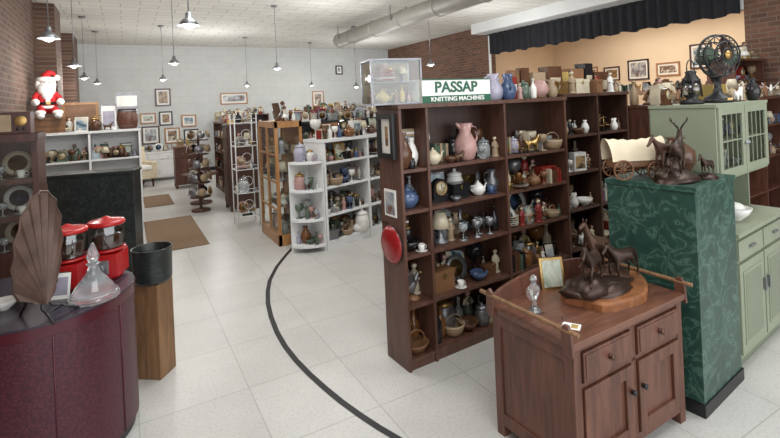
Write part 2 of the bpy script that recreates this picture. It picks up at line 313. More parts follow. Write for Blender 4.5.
# ================================================================ ROOM
AL,AR,BB,BF,H=-1.25,8.35,14.8,-2.2,3.67
def room(name,a,b_,m):
    b=B(); b.box(a,b_,m); return b.done(name)
SR=12.2
room('floor',(AL-.2,BF,-.1),(AR+.2,BB+.2,0),'floor')
room('ceiling',(AL-.2,BF,H),(SR+.2,BB+.2,H+.1),'ceil')
room('wall_back',(AL-.2,BB,0),(AR+.2,BB+.2,H),'wback')
room('wall_left',(AL-.2,BF,0),(AL,BB,H),'wleft')
S0,S1=3.6,9.4
b=B(); b.box((AR,BF,0),(AR+.2,S0,H),'wright'); b.box((AR,S1,0),(AR+.2,BB,H),'wright'); b.box((AR,S0,0),(AR+.2,S1,1.0),'wright'); b.box((AR,S0,2.95),(AR+.2,S1,H),'white')
b.done('wall_right')
room('trim_1',(AR-.5,BF,3.42),(AR,S1+.1,H),'white')
room('trim_2',(AR-.03,S1-.06,1.0),(AR,S1,3.42),'white')
room('wall_stage_back',(SR,S0-1.5,0),(SR+.2,S1+1.5,H),'cream')
b=B(); b.box((AR+.2,S1+1.3,0),(SR,S1+1.5,H),'cream'); b.box((AR+.2,S0-1.5,0),(SR,S0-1.3,H),'cream'); b.done('wall_stage_side')
room('floor_stage',(AR+.2,S0-1.3,.0),(SR,S1+1.3,1.0),'oakl')
room('baseboard_back',(AL,BB-.02,0),(AR,BB,.1),'black')
b=B(); b.box((AL,12.9,0),(AL+.28,13.9,H),'wleft'); b.box((AL,9.6,0),(AL+.28,10.4,H),'wleft'); b.done('wall_left_pilaster')
# valance curtain
b=B(); vs=[];fs=[];N=260
for k in range(N+1):
    y=S0+.02+(S1-S0-.1)*k/N; x=AR-.06+.035*math.sin(k*.75)+.01*math.sin(k*2.1)
    vs+=[(x,y,2.88+.02*math.sin(k*.3)),(x*.6+(AR-.06)*.4,y,3.42)]
    if k: fs.append((2*k-2,2*k,2*k+1,2*k-1))
b.add(vs,fs,'curtain',sm=True); b.cyl((AR-.06,S0,3.40),(AR-.06,S1,3.40),.02,.02,'black'); b.done('stage_valance_curtain')
# duct
b=B(); DX=4.8; b.cyl((DX,11.0,3.38),(DX,2.5,3.38),.17,.17,'galv',n=24)
for y in [3,4.2,5.4,6.6,7.8,9,10.2,10.9]: b.cyl((DX,y,3.38),(DX,y+.05,3.38),.18,.18,'galv',n=24)
for y in [4,8,10.6]: b.box((DX-.19,y,3.38),(DX-.18,y+.03,H),'steel'); b.box((DX+.18,y,3.38),(DX+.19,y+.03,H),'steel')
b.done('ventilation_duct')
# black floor line
pts=[(-1.2,6.3),(-1.29,5.9),(-1.316,5.58),(-1.33,5.2),(-1.305,4.79),(-1.25,4.5),(-1.179,4.23),(-1.08,3.95),(-.964,3.674),(-.85,3.45),(-.731,3.254),(-.61,3.08),(-.483,2.916),(-.366,2.775),(-.248,2.648),(-.14,2.54),(-.027,2.438),(.12,2.32),(.3,2.2),(.6,2.05)]
b=B(); vs=[];fs=[]
for i,p in enumerate(pts):
    q=Vector(pts[min(i+1,len(pts)-1)])-Vector(pts[max(i-1,0)]); q.normalize(); n=Vector((-q.y,q.x))*.02
    vs+=[(p[0]+n.x,p[1]+n.y,.002),(p[0]-n.x,p[1]-n.y,.002)]
    if i: fs.append((2*i-2,2*i-1,2*i+1,2*i))
b.add(vs,fs,'line'); b.done('floor_line_marking',FV(0,0,0))
for n,(a0,b0,a1,b1) in enumerate([(.19,6.6,.9,8.6),(.25,9.9,.75,11.2)]):
    b=B(); b.box((a0,b0,.0),(a1,b1,.012),'mat'); b.done('floor_mat',I,.004)

# pendants
def pendant(ratio,v,z):
    u=ratio*v; b=B()
    b.cyl((0,0,.1),(0,0,H-z-.03),.005,.005,'steel',n=6); b.lathe([(.06,H-z-.03),(.06,H-z)],'steel')
    b.lathe([(.018,.1),(.026,.085),(.026,.05),(.05,.038),(.092,-.015),(.088,-.015),(.04,.03)],'steel',n=18)
    b.sph((0,0,0),(.05,.05,.042),'lampw')
    b.done('pendant_lamp',FV(u,v,0,z))
LP=[(-.719,4.35,2.5),(-.42,4.0,2.5),(-.237,8.8,2.5),(-.455,7.05,2.5),(-.668,6.8,2.5),(-.62,10.6,2.5),(-.647,9.0,2.5),(-.302,12.5,2.4),(-.165,14.1,2.4),(.09,9.6,2.5),(-.07,11.5,2.2),(-.48,10.3,2.5)]
for l in LP: pendant(*l)

# pictures
def picture(F,w,h,k,fm='oakl',name='framed_picture'):
    b=B(); t=.035
    b.box((-w/2,-.03,-h/2),(w/2,0,-h/2+t),fm); b.box((-w/2,-.03,h/2-t),(w/2,0,h/2),fm); b.box((-w/2,-.03,-h/2+t),(-w/2+t,0,h/2-t),fm); b.box((w/2-t,-.03,-h/2+t),(w/2,0,h/2-t),fm)
    b.box((-w/2+t,-.012,-h/2+t),(w/2-t,-.002,h/2-t),'paper'); b.box((-w/2+t+.05,-.016,-h/2+t+.05),(w/2-t-.05,-.012,h/2-t-.05),imgs[k%5])
    return b.done(name,F)
for k,(a,z,w,h) in enumerate([(.55,1.62,.4,.3),(1.0,1.6,.35,.4),(.6,1.15,.45,.5),(1.15,1.1,.4,.45),(1.6,1.5,.4,.35),(1.65,1.05,.4,.4),(.95,2.2,.4,.5),(2.9,2.1,.8,.35),(5.6,2.0,.4,.5),(6.4,2.95,.25,.3)]):
    picture(FW(a,BB-.001,0,z),w,h,k,['oakl','black','hutch','oakl'][k%4])
for k,(bb,z,w,h) in enumerate([(8.6,2.3,.5,.4),(7.8,2.35,.6,.55),(7.0,2.3,.6,.35),(6.2,2.55,.5,.6),(5.5,2.4,.7,.6),(9.3,2.2,.5,.7),(4.6,2.4,.5,.6),(3.8,2.4,.7,.4)]):
    picture(FW(SR-.001,bb,-90,z),w,h,k+1,['hutch','black','oakl'][k%3])

# ================================================================ MAIN BOOKCASE
FBK=FV(.051,3.036,32.4); hb=1.736; ZS=[.07,.415,.742,1.034,1.306]
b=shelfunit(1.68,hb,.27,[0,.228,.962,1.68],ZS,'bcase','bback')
b.done('wooden_bookcase',FBK,.002)
b=B()
i_vase(b,Tr(.07,.09,1.306),.24,P[BR]); i_vase(b,Tr(.17,.12,1.306)@Sc(.8,.8,1),.2,P[W]); i_jar(b,Tr(.12,.05,1.306),.08,P[BK]); i_carton(b,Tr(.13,.2,1.306),.26,P[TN])
i_teapot(b,Tr(.12,.12,1.034)@Rz(20),.16,P[BL]); b.lathe([(.05,.06),(.052,.08)],W,Tr(.12,.12,1.034),16); i_fig(b,Tr(.06,.2,1.034),.2,P[W]); i_bottle(b,Tr(.19,.19,1.034),.2,P[CL])
i_bowl(b,Tr(.12,.12,.742),.07,P[BK]); i_jar(b,Tr(.12,.14,.815),.1,P[BK]); i_cup(b,Tr(.17,.05,.742),.05,P[W]); i_carton(b,Tr(.08,.22,.742),.2,P[BR])
i_bird(b,Tr(.12,.1,.415)@Rz(-20),.22,P[PW]); i_fig(b,Tr(.19,.18,.415),.22,P[CR]); i_books(b,Tr(.08,.2,.415),.17,P[BR])
b.lathe([(.06,0),(.09,.05),(.095,.06),(.085,.06),(.05,.02)],WD,Tr(.12,.1,.07),16); b.ring((.12,.1,.13),.075,.008,WD,I,16); i_fig(b,Tr(.06,.2,.07),.22,P[BR]); i_bottle(b,Tr(.18,.2,.07),.25,P[AM])
b.done('assorted_ceramics',FBK)
b=B()
i_teapot(b,Tr(.34,.1,1.306),.12,P[CR]); i_pitcher(b,Tr(.66,.12,1.306)@Rz(180),.27,P[PK]); i_bowl(b,Tr(.47,.07,1.306),.045,P[BR]); i_jar(b,Tr(.84,.12,1.306),.15,P[CL]); i_fig(b,Tr(.92,.08,1.306),.16,P[TN]); i_glasses(b,Tr(.77,.06,1.306),.1,P[CL]); i_dog(b,Tr(.55,.06,1.306),.08,P[BR])
i_clock(b,Tr(.39,.11,1.034),.17,P[BK]); i_box(b,Tr(.56,.11,1.034),.12,P[BK]); i_teapot(b,Tr(.75,.1,1.034),.11,P[W]); i_cup(b,Tr(.86,.08,1.034),.06,P[BL]); i_candle(b,Tr(.29,.12,1.034),.2,P[BR]); i_pitcher(b,Tr(.92,.13,1.034),.17,P[PW]); i_bowl(b,Tr(.48,.04,1.034),.035,P[PW])
i_jar(b,Tr(.29,.1,.742),.1,P[BK]); i_mini(b,Tr(.39,.12,.742),.22,P[PW]); i_fig(b,Tr(.48,.12,.742),.17,P[TN])
for k in range(5): i_glasses(b,Tr(.55+.065*k,.06+.05*(k%2),.742),.12,P[[CL,BK,PW,CL,PW][k]])
i_bottle(b,Tr(.9,.1,.742),.19,P[BK])
i_box(b,Tr(.37,.12,.415),.15,P[WD]); i_plate(b,Tr(.56,.12,.415),.19,P[PW]); i_bowl(b,Tr(.7,.08,.415),.06,P[BL]); i_fig(b,Tr(.91,.12,.415),.18,P[CR]); i_box(b,Tr(.81,.1,.415),.09,P[BR]); i_cup(b,Tr(.5,.05,.415),.05,P[W])
i_bottle(b,Tr(.3,.1,.07),.25,P[BK]); i_bottle(b,Tr(.37,.14,.07),.22,P[AM]); i_bowl(b,Tr(.59,.1,.07),.07,P[BR]); i_clock(b,Tr(.86,.1,.07),.18,P[TN]); i_jar(b,Tr(.73,.1,.07),.16,P[PW]); i_basket(b,Tr(.47,.12,.07),.13,P[TN])
for j,z in enumerate(ZS): fill(b,.25,.95,.2,.225,z,.27,840+j,[BR,W,CL,TN,PW,CR,BK,GR,CL,BL],[i_bottle,i_jar,i_fig,i_doll,i_vase,i_carton,i_plate,i_candle,i_frame,i_books,i_glasses])
b.done('antique_housewares',FBK)
b=B()
for j,z in enumerate(ZS): fill2(b,.98,1.655,.05,.21,z,.27,40+j); fill(b,.98,1.655,.12,.14,z,.2,640+j)
i_fig(b,Tr(1.33,.04,.742),.19,P[RD])
b.done('decorative_glassware',FBK)
# items on end panel
T=FBK
b=B(); b.lathe([(0,0),(.1,0),(.125,.018),(.125,.028),(.1,.01),(0,.008)],'tray',I,28); b.ring((0,0,.026),.123,.006,'black',I,28,6,'Z'); b.done('red_serving_tray',T@Tr(-.03,.145,.80)@Rz(90)@Rx(90))
b=B(); b.box((-.07,-.006,-.09),(.07,0,.09),'paper'); b.box((-.055,-.008,-.075),(.055,-.006,.075),imgs[2]); b.done('paper_notice',T@Tr(-.001,.14,1.08)@Rz(-90))
picture(T@Tr(-.001,.135,1.53)@Rz(-90),.2,.3,1,'black')
# glass display box on top
b=B(); w,d,h=.35,.25,.31
for x in(0,w):
    for y in(0,d): b.box((x-.006,y-.006,0),(x+.006,y+.006,h),P[PW])
for z in(0,h-.012):
    for y in(0,d): b.box((0,y-.006,z),(w,y+.006,z+.012),P[PW])
    for x in(0,w): b.box((x-.006,0,z),(x+.006,d,z+.012),P[PW])
b.box((0,0,0),(w,d,.012),'black'); b.box((.004,0,.012),(w-.004,.003,h-.01),'glass'); b.box((0,.004,.012),(.003,d,h-.01),'glass'); b.box((w-.003,.004,.012),(w,d,h-.01),'glass'); b.box((.004,d-.003,.012),(w-.004,d,h-.01),P[TN]); b.box((0,0,h-.01),(w,d,h-.006),'smoke')
b.box((.02,.02,.15),(w-.02,d-.02,.155),'smoke')
fill(b,.02,.33,.05,.08,.012,.13,6,[PK,WD,TN,BR,YE],ALL); fill(b,.02,.33,.15,.18,.012,.14,16,[PK,WD,TN,BR,BK],ALL); fill(b,.03,.32,.06,.08,.155,.13,5,[PK,WD,TN,PW]); fill(b,.03,.32,.15,.18,.155,.14,15,[BR,WD,TN,PW])
b.done('glass_display_case',FV(-.115,3.095,18,hb+.001))
# sign box
b=B(); w,h,d=.63,.165,.17
b.box((0,0,0),(w,d,h),'paper'); b.box((0,-.002,0),(w,0,.05),'green'); b.box((0,-.002,h-.008),(w,0,h),'green')
b.text('PASSAP',.105,'green',Tr(w*.48,-.003,.105),1.15); b.text('KNITTING MACHINES',.042,'paper',Tr(w/2,-.005,.024),1.2)
b.done('advertising_sign_box',FBK@Tr(.22,.03,hb))
b=B()
for k,(x,f,h,m) in enumerate([(.92,i_pitcher,.2,LV),(1.0,i_vase,.17,LV),(1.08,i_pitcher,.2,BL),(1.3,i_jar,.15,GR),(1.6,i_pitcher,.15,TN)]): f(b,Tr(x,.07+.04*(k%2),hb)@Rz(30*k),h,P[m])
b.sph((1.47,.09,hb+.075),.075,P[PK]); b.lathe([(.04,0),(.05,.015)],WD,Tr(1.47,.09,hb)); b.box((1.16,.12,hb),(1.24,.2,hb+.18),RD); b.box((1.17,.115,hb+.06),(1.23,.12,hb+.12),W); b.box((1.26,.2,hb),(1.36,.26,hb+.24),WD); b.box((1.5,.18,hb),(1.66,.26,hb+.22),TN); b.box((1.38,.2,hb),(1.48,.26,hb+.26),BR)
i_bottle(b,Tr(1.38,.08,hb),.16,P[W]); i_fig(b,Tr(1.2,.06,hb),.13,P[PK]); fill(b,.88,1.22,.2,.23,hb,.3,19,[BR,TN,W,PW])
b.done('painted_pitchers',FBK)
# second bookcase
F2=FBK@Tr(1.705,.04,0); b=shelfunit(.95,1.76,.28,[0,.475,.95],[.07,.42,.76,1.08,1.4],'bcase2','bback'); b.done('wooden_bookcase',F2,.002)
b=B()
for j,z in enumerate([.07,.42,.76,1.08,1.4]): fill2(b,.03,.455,.06,.21,z,.29,60+j,[W,W,CR,BK,BR,CL,TN,W]); fill2(b,.49,.925,.06,.21,z,.29,80+j,[W,W,CR,BK,BR,CL,TN])
b.done('china_dishes',F2)
b=B(); fill(b,.0,.95,.04,.1,1.76,.24,91,[YE,BR,W,CR,TN,RD,BS,WD],[i_box,i_vase,i_jar,i_teapot,i_box,i_plate,i_fig]); 
for x0,x1,z1,m in((.02,.2,.25,BR),(.21,.3,.2,YE),(.32,.52,.23,WD),(.54,.66,.28,BK),(.68,.9,.2,BR)): b.box((x0,.16,1.76),(x1,.27,1.76+z1),m); b.box((x0+.02,.155,1.79),(x1-.02,.16,1.76+z1*.6),CR)
b.done('vintage_tins',F2)

# ================================================================ FOREGROUND WASHSTAND
FC=FV(.745,2.04,31); w,d,h=.87,.5,.673
b=B(); b.box((.01,.012,.06),(w-.01,d,h-.03),'oakd'); b.box((-.015,-.015,h-.03),(w+.015,d+.005,h),'oakt')
for x in(0.0,w-.05):
    for y in(0.0,d-.05): b.box((x,y,0),(x+.05,y+.05,h-.03),'oakd')
b.box((.05,.002,h-.055),(w-.05,.02,h-.03),'oakd'); b.box((.05,.002,.06),(w-.05,.02,.10),'oakd'); b.box((.05,.002,.455),(w-.05,.02,.475),'oakd'); b.box((w/2-.02,.002,.1),(w/2+.02,.02,h-.05),'oakd')
for x0,x1 in((.055,w/2-.025),(w/2+.025,w-.055)):
    b.box((x0,-.01,.482),(x1,.012,h-.06),'oakd'); b.box((x0+.012,-.014,.494),(x1-.012,-.01,h-.072),'oakd')
    xm=(x0+x1)/2
    b.lathe([(.008,0),(.014,.004),(.01,.012),(.016,.02),(.0,.026)],'bronze2',Tr(xm,-.014,.55)@Rx(90),12)
    z0,z1=.105,.45
    b.box((x0,-.01,z0),(x0+.055,.012,z1),'oakd'); b.box((x1-.055,-.01,z0),(x1,.012,z1),'oakd'); b.box((x0+.055,-.01,z0),(x1-.055,.012,z0+.055),'oakd'); b.box((x0+.055,-.01,z1-.055),(x1-.055,.012,z1),'oakd')
    b.box((x0+.055,.004,z0+.055),(x1-.055,.012,z1-.055),'oakd')
b.lathe([(.007,0),(.012,.004),(.01,.012),(.016,.022),(0,.026)],'black',Tr(w/2-.045,-.01,.33)@Rx(90),12); b.lathe([(.007,0),(.012,.004),(.01,.012),(.016,.022),(0,.026)],'black',Tr(w/2+.045,-.01,.33)@Rx(90),12)
for (y0,y1,z0,z1) in ((.05,d-.05,.06,.12),(.05,d-.05,h-.1,h-.03)): b.box((.0,y0,z0),(.012,y1,z1),'oakd'); b.box((w-.012,y0,z0),(w,y1,z1),'oakd')
pl=[(.0,h),(w,h)]+[(w*(1-t),h+.05+.07*math.sin(math.pi*t)**.7) for t in [i/16 for i in range(17)]]
b.prism(pl,d-.02,d,'oakd')
for x in(-.03,w+.012):
    b.prism([(0,0),(.05,.0),(.06,.1),(.045,.13),(.02,.13),(.005,.08)],x,x+.018,'oakd',Matrix(((0,1,0,0),(1,0,0,-.02),(0,0,1,h-.05),(0,0,0,1))))
    b.prism([(0,0),(.05,.0),(.05,.12),(.03,.14),(.01,.12)],x,x+.018,'oakd',Matrix(((0,1,0,0),(1,0,0,d-.04),(0,0,1,h-.05),(0,0,0,1))))
    b.cyl((x+.009,-.05,h+.055),(x+.009,d+.06,h+.055),.011,.011,'pine')
b.done('oak_washstand',FC,.003)

# quadruped
def quad(b,T,m,neck=1,thin=1,leg=(0,0,0,0),ant=False,mane=True,head=0):
    t=thin; pts=[(-.42,0,1.02,.2*t),(0,0,.97,.2*t),(.38,0,1.0,.22*t),(.58,0,1.2,.15*t),(.74,0,1.42*neck,.105*t),(.86,0,1.62*neck,.09*t),(1.0,0,(1.56-head)*neck,.075*t),(1.17,0,(1.42-head)*neck,.05*t),(-.64,0,1.08,.07*t)]
    ed=[(0,1),(1,2),(2,3),(3,4),(4,5),(5,6),(6,7),(0,8)]
    if mane: pts+= [(-.8,0,.95,.06),(-.92,0,.62,.07),(-.9,0,.4,.03)]; ed+=[(8,9),(9,10),(10,11)]
    for q,(s,lx) in enumerate(((1,leg[0]),(-1,leg[1]))):
        n=len(pts); k=abs(lx)
        pts+=[(.42,s*.13,.78,.1*t),(.45+lx*.6,s*.14,.5+k*.1,.058*t),(.44+lx*.9-(.12 if lx>0 else 0),s*.14,.12+k*.25,.038*t),(.5+lx*.9,s*.14,.0+k*.22,.05*t)]; ed+=[(2,n),(n,n+1),(n+1,n+2),(n+2,n+3)]
    for q,(s,lx) in enumerate(((1,leg[2]),(-1,leg[3]))):
        n=len(pts)
        pts+=[(-.4,s*.15,.76,.13*t),(-.33+lx*.4,s*.15,.58,.07*t),(-.58+lx*.7,s*.15,.42,.05*t),(-.53+lx,s*.15,.08,.037*t),(-.47+lx,s*.15,0,.05*t)]; ed+=[(0,n),(n,n+1),(n+1,n+2),(n+2,n+3),(n+3,n+4)]
    b.skin(pts,ed,m,T,1)
    for s in(-1,1): b.cyl((.86,s*.05,1.66*neck),(.84,s*.08,1.82*neck),.035,.004,m,T,6)
    if mane: b.add([(.9,0,1.76*neck),(.78,0,1.66*neck),(.62,0,1.5*neck),(.45,0,1.35),(.3,0,1.2),(.5,.03,1.15),(.7,.03,1.4*neck),(.85,.03,1.6*neck)],[(0,1,2,3,4,5,6,7)],m,T@Tr(-.03,0,0))
    if ant:
        for s in(-1,1):
            b.tube([(.88,s*.05,1.7*neck),(.75,s*.16,1.86*neck),(.72,s*.3,2.02*neck),(.82,s*.32,2.18*neck)],[.035,.03,.024,.01],m,T,6)
            b.tube([(.76,s*.15,1.85*neck),(.92,s*.18,2.0*neck)],[.024,.008],m,T,5); b.tube([(.72,s*.28,2.0*neck),(.6,s*.3,2.16*neck)],[.022,.008],m,T,5); b.tube([(.73,s*.24,1.95*neck),(.88,s*.28,2.1*neck)],[.022,.008],m,T,5)
def rock(b,T,rx,ry,rz,m,seed,n=14):
    r=random.Random(seed); pr=[(1.0,0),(1.02,.2),(.85,.55),(.5,.9),(.0001,1)]
    vs=[];fs=[]
    for rr,z in pr:
        for k in range(n):
            a=2*math.pi*k/n; q=rr*(1+r.uniform(-.16,.16)); vs.append((q*math.cos(a)*rx,q*math.sin(a)*ry,z*rz*(1+r.uniform(-.15,.15)) if z else 0))
    for j in range(4):
        for k in range(n): a=j*n+k;c=j*n+(k+1)%n; fs.append((a,c,c+n,a+n))
    b.add(vs,fs,m,T,True)
# horse sculpture
b=B(); n=28; out=[((.27+.02*math.sin(3*a+1)+.012*math.sin(5*a))*math.cos(a),(.17+.018*math.sin(2*a)+.01*math.sin(5*a+2))*math.sin(a)) for a in [2*math.pi*k/n for k in range(n)]]
vs=[(x,y,z) for z in(0,.03) for x,y in out]+[(x*.94,y*.94,.04) for x,y in out]
b.add(vs,[tuple(range(n-1,-1,-1))]+[(k,(k+1)%n,(k+1)%n+n,k+n) for k in range(n)]+[(k+n,(k+1)%n+n,(k+1)%n+2*n,k+2*n) for k in range(n)],'burl'); b.add([(x*.94,y*.94,.04) for x,y in out],[tuple(range(n))],'burl')
rock(b,Tr(-.06,.01,.038),.21,.12,.05,'bronze',3); rock(b,Tr(-.16,-.02,.04),.1,.08,.075,'bronze',7)
rock(b,Tr(.08,.03,.04),.12,.08,.07,'bronze2',9); rock(b,Tr(-.05,-.07,.04),.12,.05,.04,'bronze',12)
quad(b,Tr(-.13,-.02,.085)@Rz(200)@Ry(2)@Sc(.12),M['bronze'],1,1.1,(.35,.2,-.15,.1),head=.25)
quad(b,Tr(.0,.06,.09)@Rz(185)@Ry(-10)@Sc(.14),M['bronze2'],1,1.1,(.3,.4,-.1,-.25))
quad(b,Tr(.1,-.03,.06)@Rz(175)@Ry(4)@Sc(.12),M['bronze'],.95,1.1,(.1,.3,-.2,0),head=.15)
b.done('bronze_horse_sculpture',FC@Tr(.585,.235,h)@Sc(1.08,1.08,1.12))
# crystal figurine
b=B(); b.lathe([(.032,0),(.034,.01),(.012,.03),(.01,.06),(.024,.09),(.03,.12),(.014,.14),(.012,.15),(.018,.165),(.014,.18),(0,.19)],'crys',I,10,False)
for s in(-1,1): b.add([(0,0,.08),(s*.05,.005,.13),(s*.045,.005,.09),(s*.02,0,.06)],[(0,1,2,3)],'crys')
b.box((-.04,-.05,0),(.04,.04,.006),'glass'); b.done('crystal_angel_figurine',FC@Tr(.1,.3,h))
b=B(); b.box((-.03,-.04,0),(.03,.04,.003),'paper',Rz(30)); b.box((-.02,-.03,.003),(.02,.0,.004),P[YE],Rz(30)); b.tube([(0,.04,.002),(.02,.07,.01),(.05,.09,.003)],.001,BK); b.done('price_tag',FC@Tr(.12,.1,h))
b=B(); i_frame(b,I,.17,M['brass']); b.done('photo_frame',FC@Tr(.4,.43,h)@Rz(-25))

# ================================================================ GREEN MARBLE PEDESTAL
FT=FV(1.6,2.5,36); w,d,h=.54,.49,1.227
b=B(); b.box((.0,.0,.07),(w,d,h-.03),'gmarb'); b.box((-.008,-.008,h-.03),(w+.008,d+.008,h),'gmarb'); b.box((-.008,-.008,0),(w+.008,d+.008,.07),'black')
b.done('marble_pedestal',FT,.002)
# covered wagon
b=B()
b.box((-.12,-.045,.06),(.12,.045,.066),WD)
for y in(-.045,.041): b.prism([(-.13,.1),(-.12,.06),(.12,.06),(.13,.1)],y,y+.004,WD)
for x in(-.122,.118): b.box((x,-.045,.06),(x+.004,.045,.1),WD)
for x,r in((-.085,.05),(.085,.042)):
    b.cyl((x,-.07,r),(x,.07,r),.004,.004,WD)
    for y in(-.06,.06):
        b.ring((x,y,r),r,.005,WD,I,20); b.sph((x,y,r),.009,BR)
        for k in range(5): a=math.pi*k/5; b.cyl((x-r*math.cos(a),y,r-r*math.sin(a)),(x+r*math.cos(a),y,r+r*math.sin(a)),.0025,.0025,WD,n=5)
vs=[];fs=[];A=14;X=12
for i in range(X+1):
    x=-.14+.28*i/X; sc=1+.12*abs(i/X-.5)*2+.03*math.cos(i*math.pi)
    for k in range(A+1): a=math.pi*k/A; vs.append((x+(.015*(x/.14)*math.sin(a)),.052*sc*math.cos(a),.095+.105*sc*math.sin(a)**.8))
    if i:
        for k in range(A): o=i*(A+1)+k; fs.append((o-A-1,o,o+1,o-A))
b.add(vs,fs,'canvas',sm=True); b.tube([(.12,0,.05),(.22,0,.03)],.004,WD)
b.done('covered_wagon_model',FT@Tr(.125,.385,h)@Rz(-34)@Sc(1.15))
# deer sculpture
b=B(); rock(b,I,.13,.09,.06,'bronze',4); rock(b,Tr(.04,.04,.0),.07,.05,.14,'bronze',24)
b.tube([(-.12,.03,.03),(0,.04,.05),(.12,.03,.03)],[.03,.035,.02],'bronze')
quad(b,Tr(-.02,-.015,.05)@Rz(15)@Sc(.13),M['bronze'],1.0,1.05,(.15,0,0,.15),True,False); quad(b,Tr(.02,.05,.055)@Rz(160)@Sc(.115),M['bronze2'],.95,1.05,(0,.1,0,.1),False,False,.25)
b.done('bronze_deer_sculpture',FT@Tr(.15,.15,h)@Sc(1.1))
b=B(); rock(b,I,.06,.05,.03,'bronze',31); quad(b,Tr(0,0,.025)@Rz(170)@Sc(.07),M['bronze'],1,1.1,(.2,0,0,.1),False,True,.2); b.done('bronze_horse_figurine',FT@Tr(.33,.06,h))
b=B(); b.lathe([(.05,0),(.06,.01),(.095,.07),(.09,.13),(.045,.17),(.035,.185),(.05,.2),(.04,.2)],P[BR],I,20); b.tube([(-.04,0,.19),(-.09,0,.17),(-.09,0,.12)],.01,P[BR]); b.done('stoneware_jug',FT@Tr(.385,.25,h)@Sc(1.15))

# ================================================================ SAGE KITCHEN CABINET
FG=FV(2.052,2.835,36); w=.92
b=B(); S='sage'
b.box((.0,.02,.08),(w,.5,.84),S); b.box((.03,.05,0),(w-.03,.48,.08),'sage2'); b.box((-.01,-.015,.84),(w+.01,.5,.865),S)
for x0,x1 in((.03,.45),(.47,w-.03)):
    b.box((x0,0,.69),(x1,.02,.81),S); b.box((x0,0,.12),(x1,.02,.665),S); b.box((x0+.05,-.005,.17),(x1-.05,.0,.615),S); b.box((x0+.07,-.007,.19),(x1-.07,-.005,.595),'sage2')
    b.box(((x0+x1)/2-.04,-.015,.745),((x0+x1)/2+.04,-.002,.76),'steel'); 
b.box((.415,-.02,.42),(.43,-.002,.5),'steel'); b.box((.49,-.02,.42),(.505,-.002,.5),'steel')
y=.083; z0,z1=1.165,1.65
for x in(.0,w-.02): b.box((x,y+.12,.865),(x+.02,.48,z0),S)
b.box((0,.47,.865),(w,.48,z1),S)
b.box((0,y,z0),(.018,.48,z1),S); b.box((w-.018,y,z0),(w,.48,z1),S); b.box((0,y,z0),(w,.47,z0+.02),S); b.box((-.01,y-.01,z1-.02),(w+.01,.48,z1),S); b.box((.02,y+.02,1.4),(w-.02,.46,1.41),S)
for x0,x1 in((.02,.455),(.465,w-.02)):
    for q in(((x0,z0+.02),(x0+.05,z1-.02)),((x1-.05,z0+.02),(x1,z1-.02)),((x0+.05,z0+.02),(x1-.05,z0+.07)),((x0+.05,z1-.07),(x1-.05,z1-.02))): b.box((q[0][0],y-.012,q[0][1]),(q[1][0],y,q[1][1]),S)
    b.box((x0+.05,y-.004,z0+.07),(x1-.05,y-.001,z1-.07),'glass')
    for k in range(1,4): xx=x0+.05+(x1-x0-.1)*k/4; b.box((xx-.003,y-.009,z0+.07),(xx+.003,y-.004,z1-.07),S)
    b.box((x0+.05,y-.009,1.405),(x1-.05,y-.004,1.412),S)
b.sph((.44,y-.02,1.38),.012,'steel'); b.sph((.48,y-.02,1.38),.012,'steel')
b.done('sage_kitchen_cabinet',FG,.003)
b=B(); fill(b,.04,.88,.2,.35,1.185,.18,3,[W,CR,W,CL]); fill(b,.04,.88,.2,.35,1.41,.16,4,[W,CR,BL,CL]); b.done('cabinet_dishes',FG)
b=B(); i_bowl(b,I,.085,P[W]); b.sph((0,0,.08),(.06,.06,.04),P[W]); b.done('white_mixing_bowl',FG@Tr(.36,.12,.865))
b=B(); i_bottle(b,I,.16,P[W]); b.done('milk_glass_bottle',FG@Tr(.2,.2,.865))
# vintage desk fan
b=B(); K='black'
b.lathe([(.085,0),(.09,.015),(.07,.04),(.03,.06),(.02,.1),(.022,.16)],K,I,20); b.box((-.02,-.088,.015),(.02,-.075,.03),'brass')
b.tube([(0,.02,.14),(0,.05,.2),(0,.05,.26)],.016,K); b.lathe([(.03,-.1),(.05,-.07),(.052,.0),(.03,.02)],P[GR],Tr(0,.04,.3)@Rx(90)@Sc(1,1,1),16)
for yy,R in((-.05,.13),(.0,.135),(-.075,.085),(-.085,.04),(.01,.09)): b.ring((0,yy,.3),R,.0045 if R!=.135 else .008,K,I,32,6)
for k in range(16):
    a=math.pi*k/8; c,s_=math.cos(a),math.sin(a); b.tube([(.012*c,-.088,.3+.012*s_),(.085*c,-.075,.3+.085*s_),(.13*c,-.05,.3+.13*s_),(.135*c,.0,.3+.135*s_),(.09*c,.01,.3+.09*s_)],.0032,K,I,5)
b.lathe([(.03,0),(.025,.012),(0,.016)],'brass',Tr(0,-.082,.3)@Rx(90),14)
for k in range(4):
    Tb=Tr(0,-.03,.3)@Ry(90*k+20); b.add([(0,-.008,.0),(-.02,-.01,.03),(-.055,-.018,.08),(-.04,-.016,.112),(0,0,.12),(.035,.014,.105),(.04,.014,.07),(.015,.006,.02)],[(0,1,2,3,4,5,6,7)],P[GR] if k%2 else 'bronze',Tb)
b.done('vintage_desk_fan',FG@Tr(.45,.22,1.65)@Rz(-25)@Sc(1.08))
b=B(); b.lathe([(.07,0),(.075,.02),(.03,.04),(.05,.06),(.05,.065)],K,I,16); b.lathe([(.05,.065),(.06,.1),(.045,.15)],'smoke',I,16); b.lathe([(.05,.15),(.055,.16),(.03,.2),(.035,.22),(.01,.23)],K,I,16); b.ring((0,0,.24),.06,.004,K,I,20); b.lathe([(.02,.065),(.02,.1),(0,.13)],P[BK],I,10)
for k in range(4): a=math.pi*k/2+.5; b.cyl((.06*math.cos(a),.06*math.sin(a),.05),(.05*math.cos(a),.05*math.sin(a),.16),.006,.006,K)
b.done('iron_lantern',FG@Tr(.18,.28,1.65))
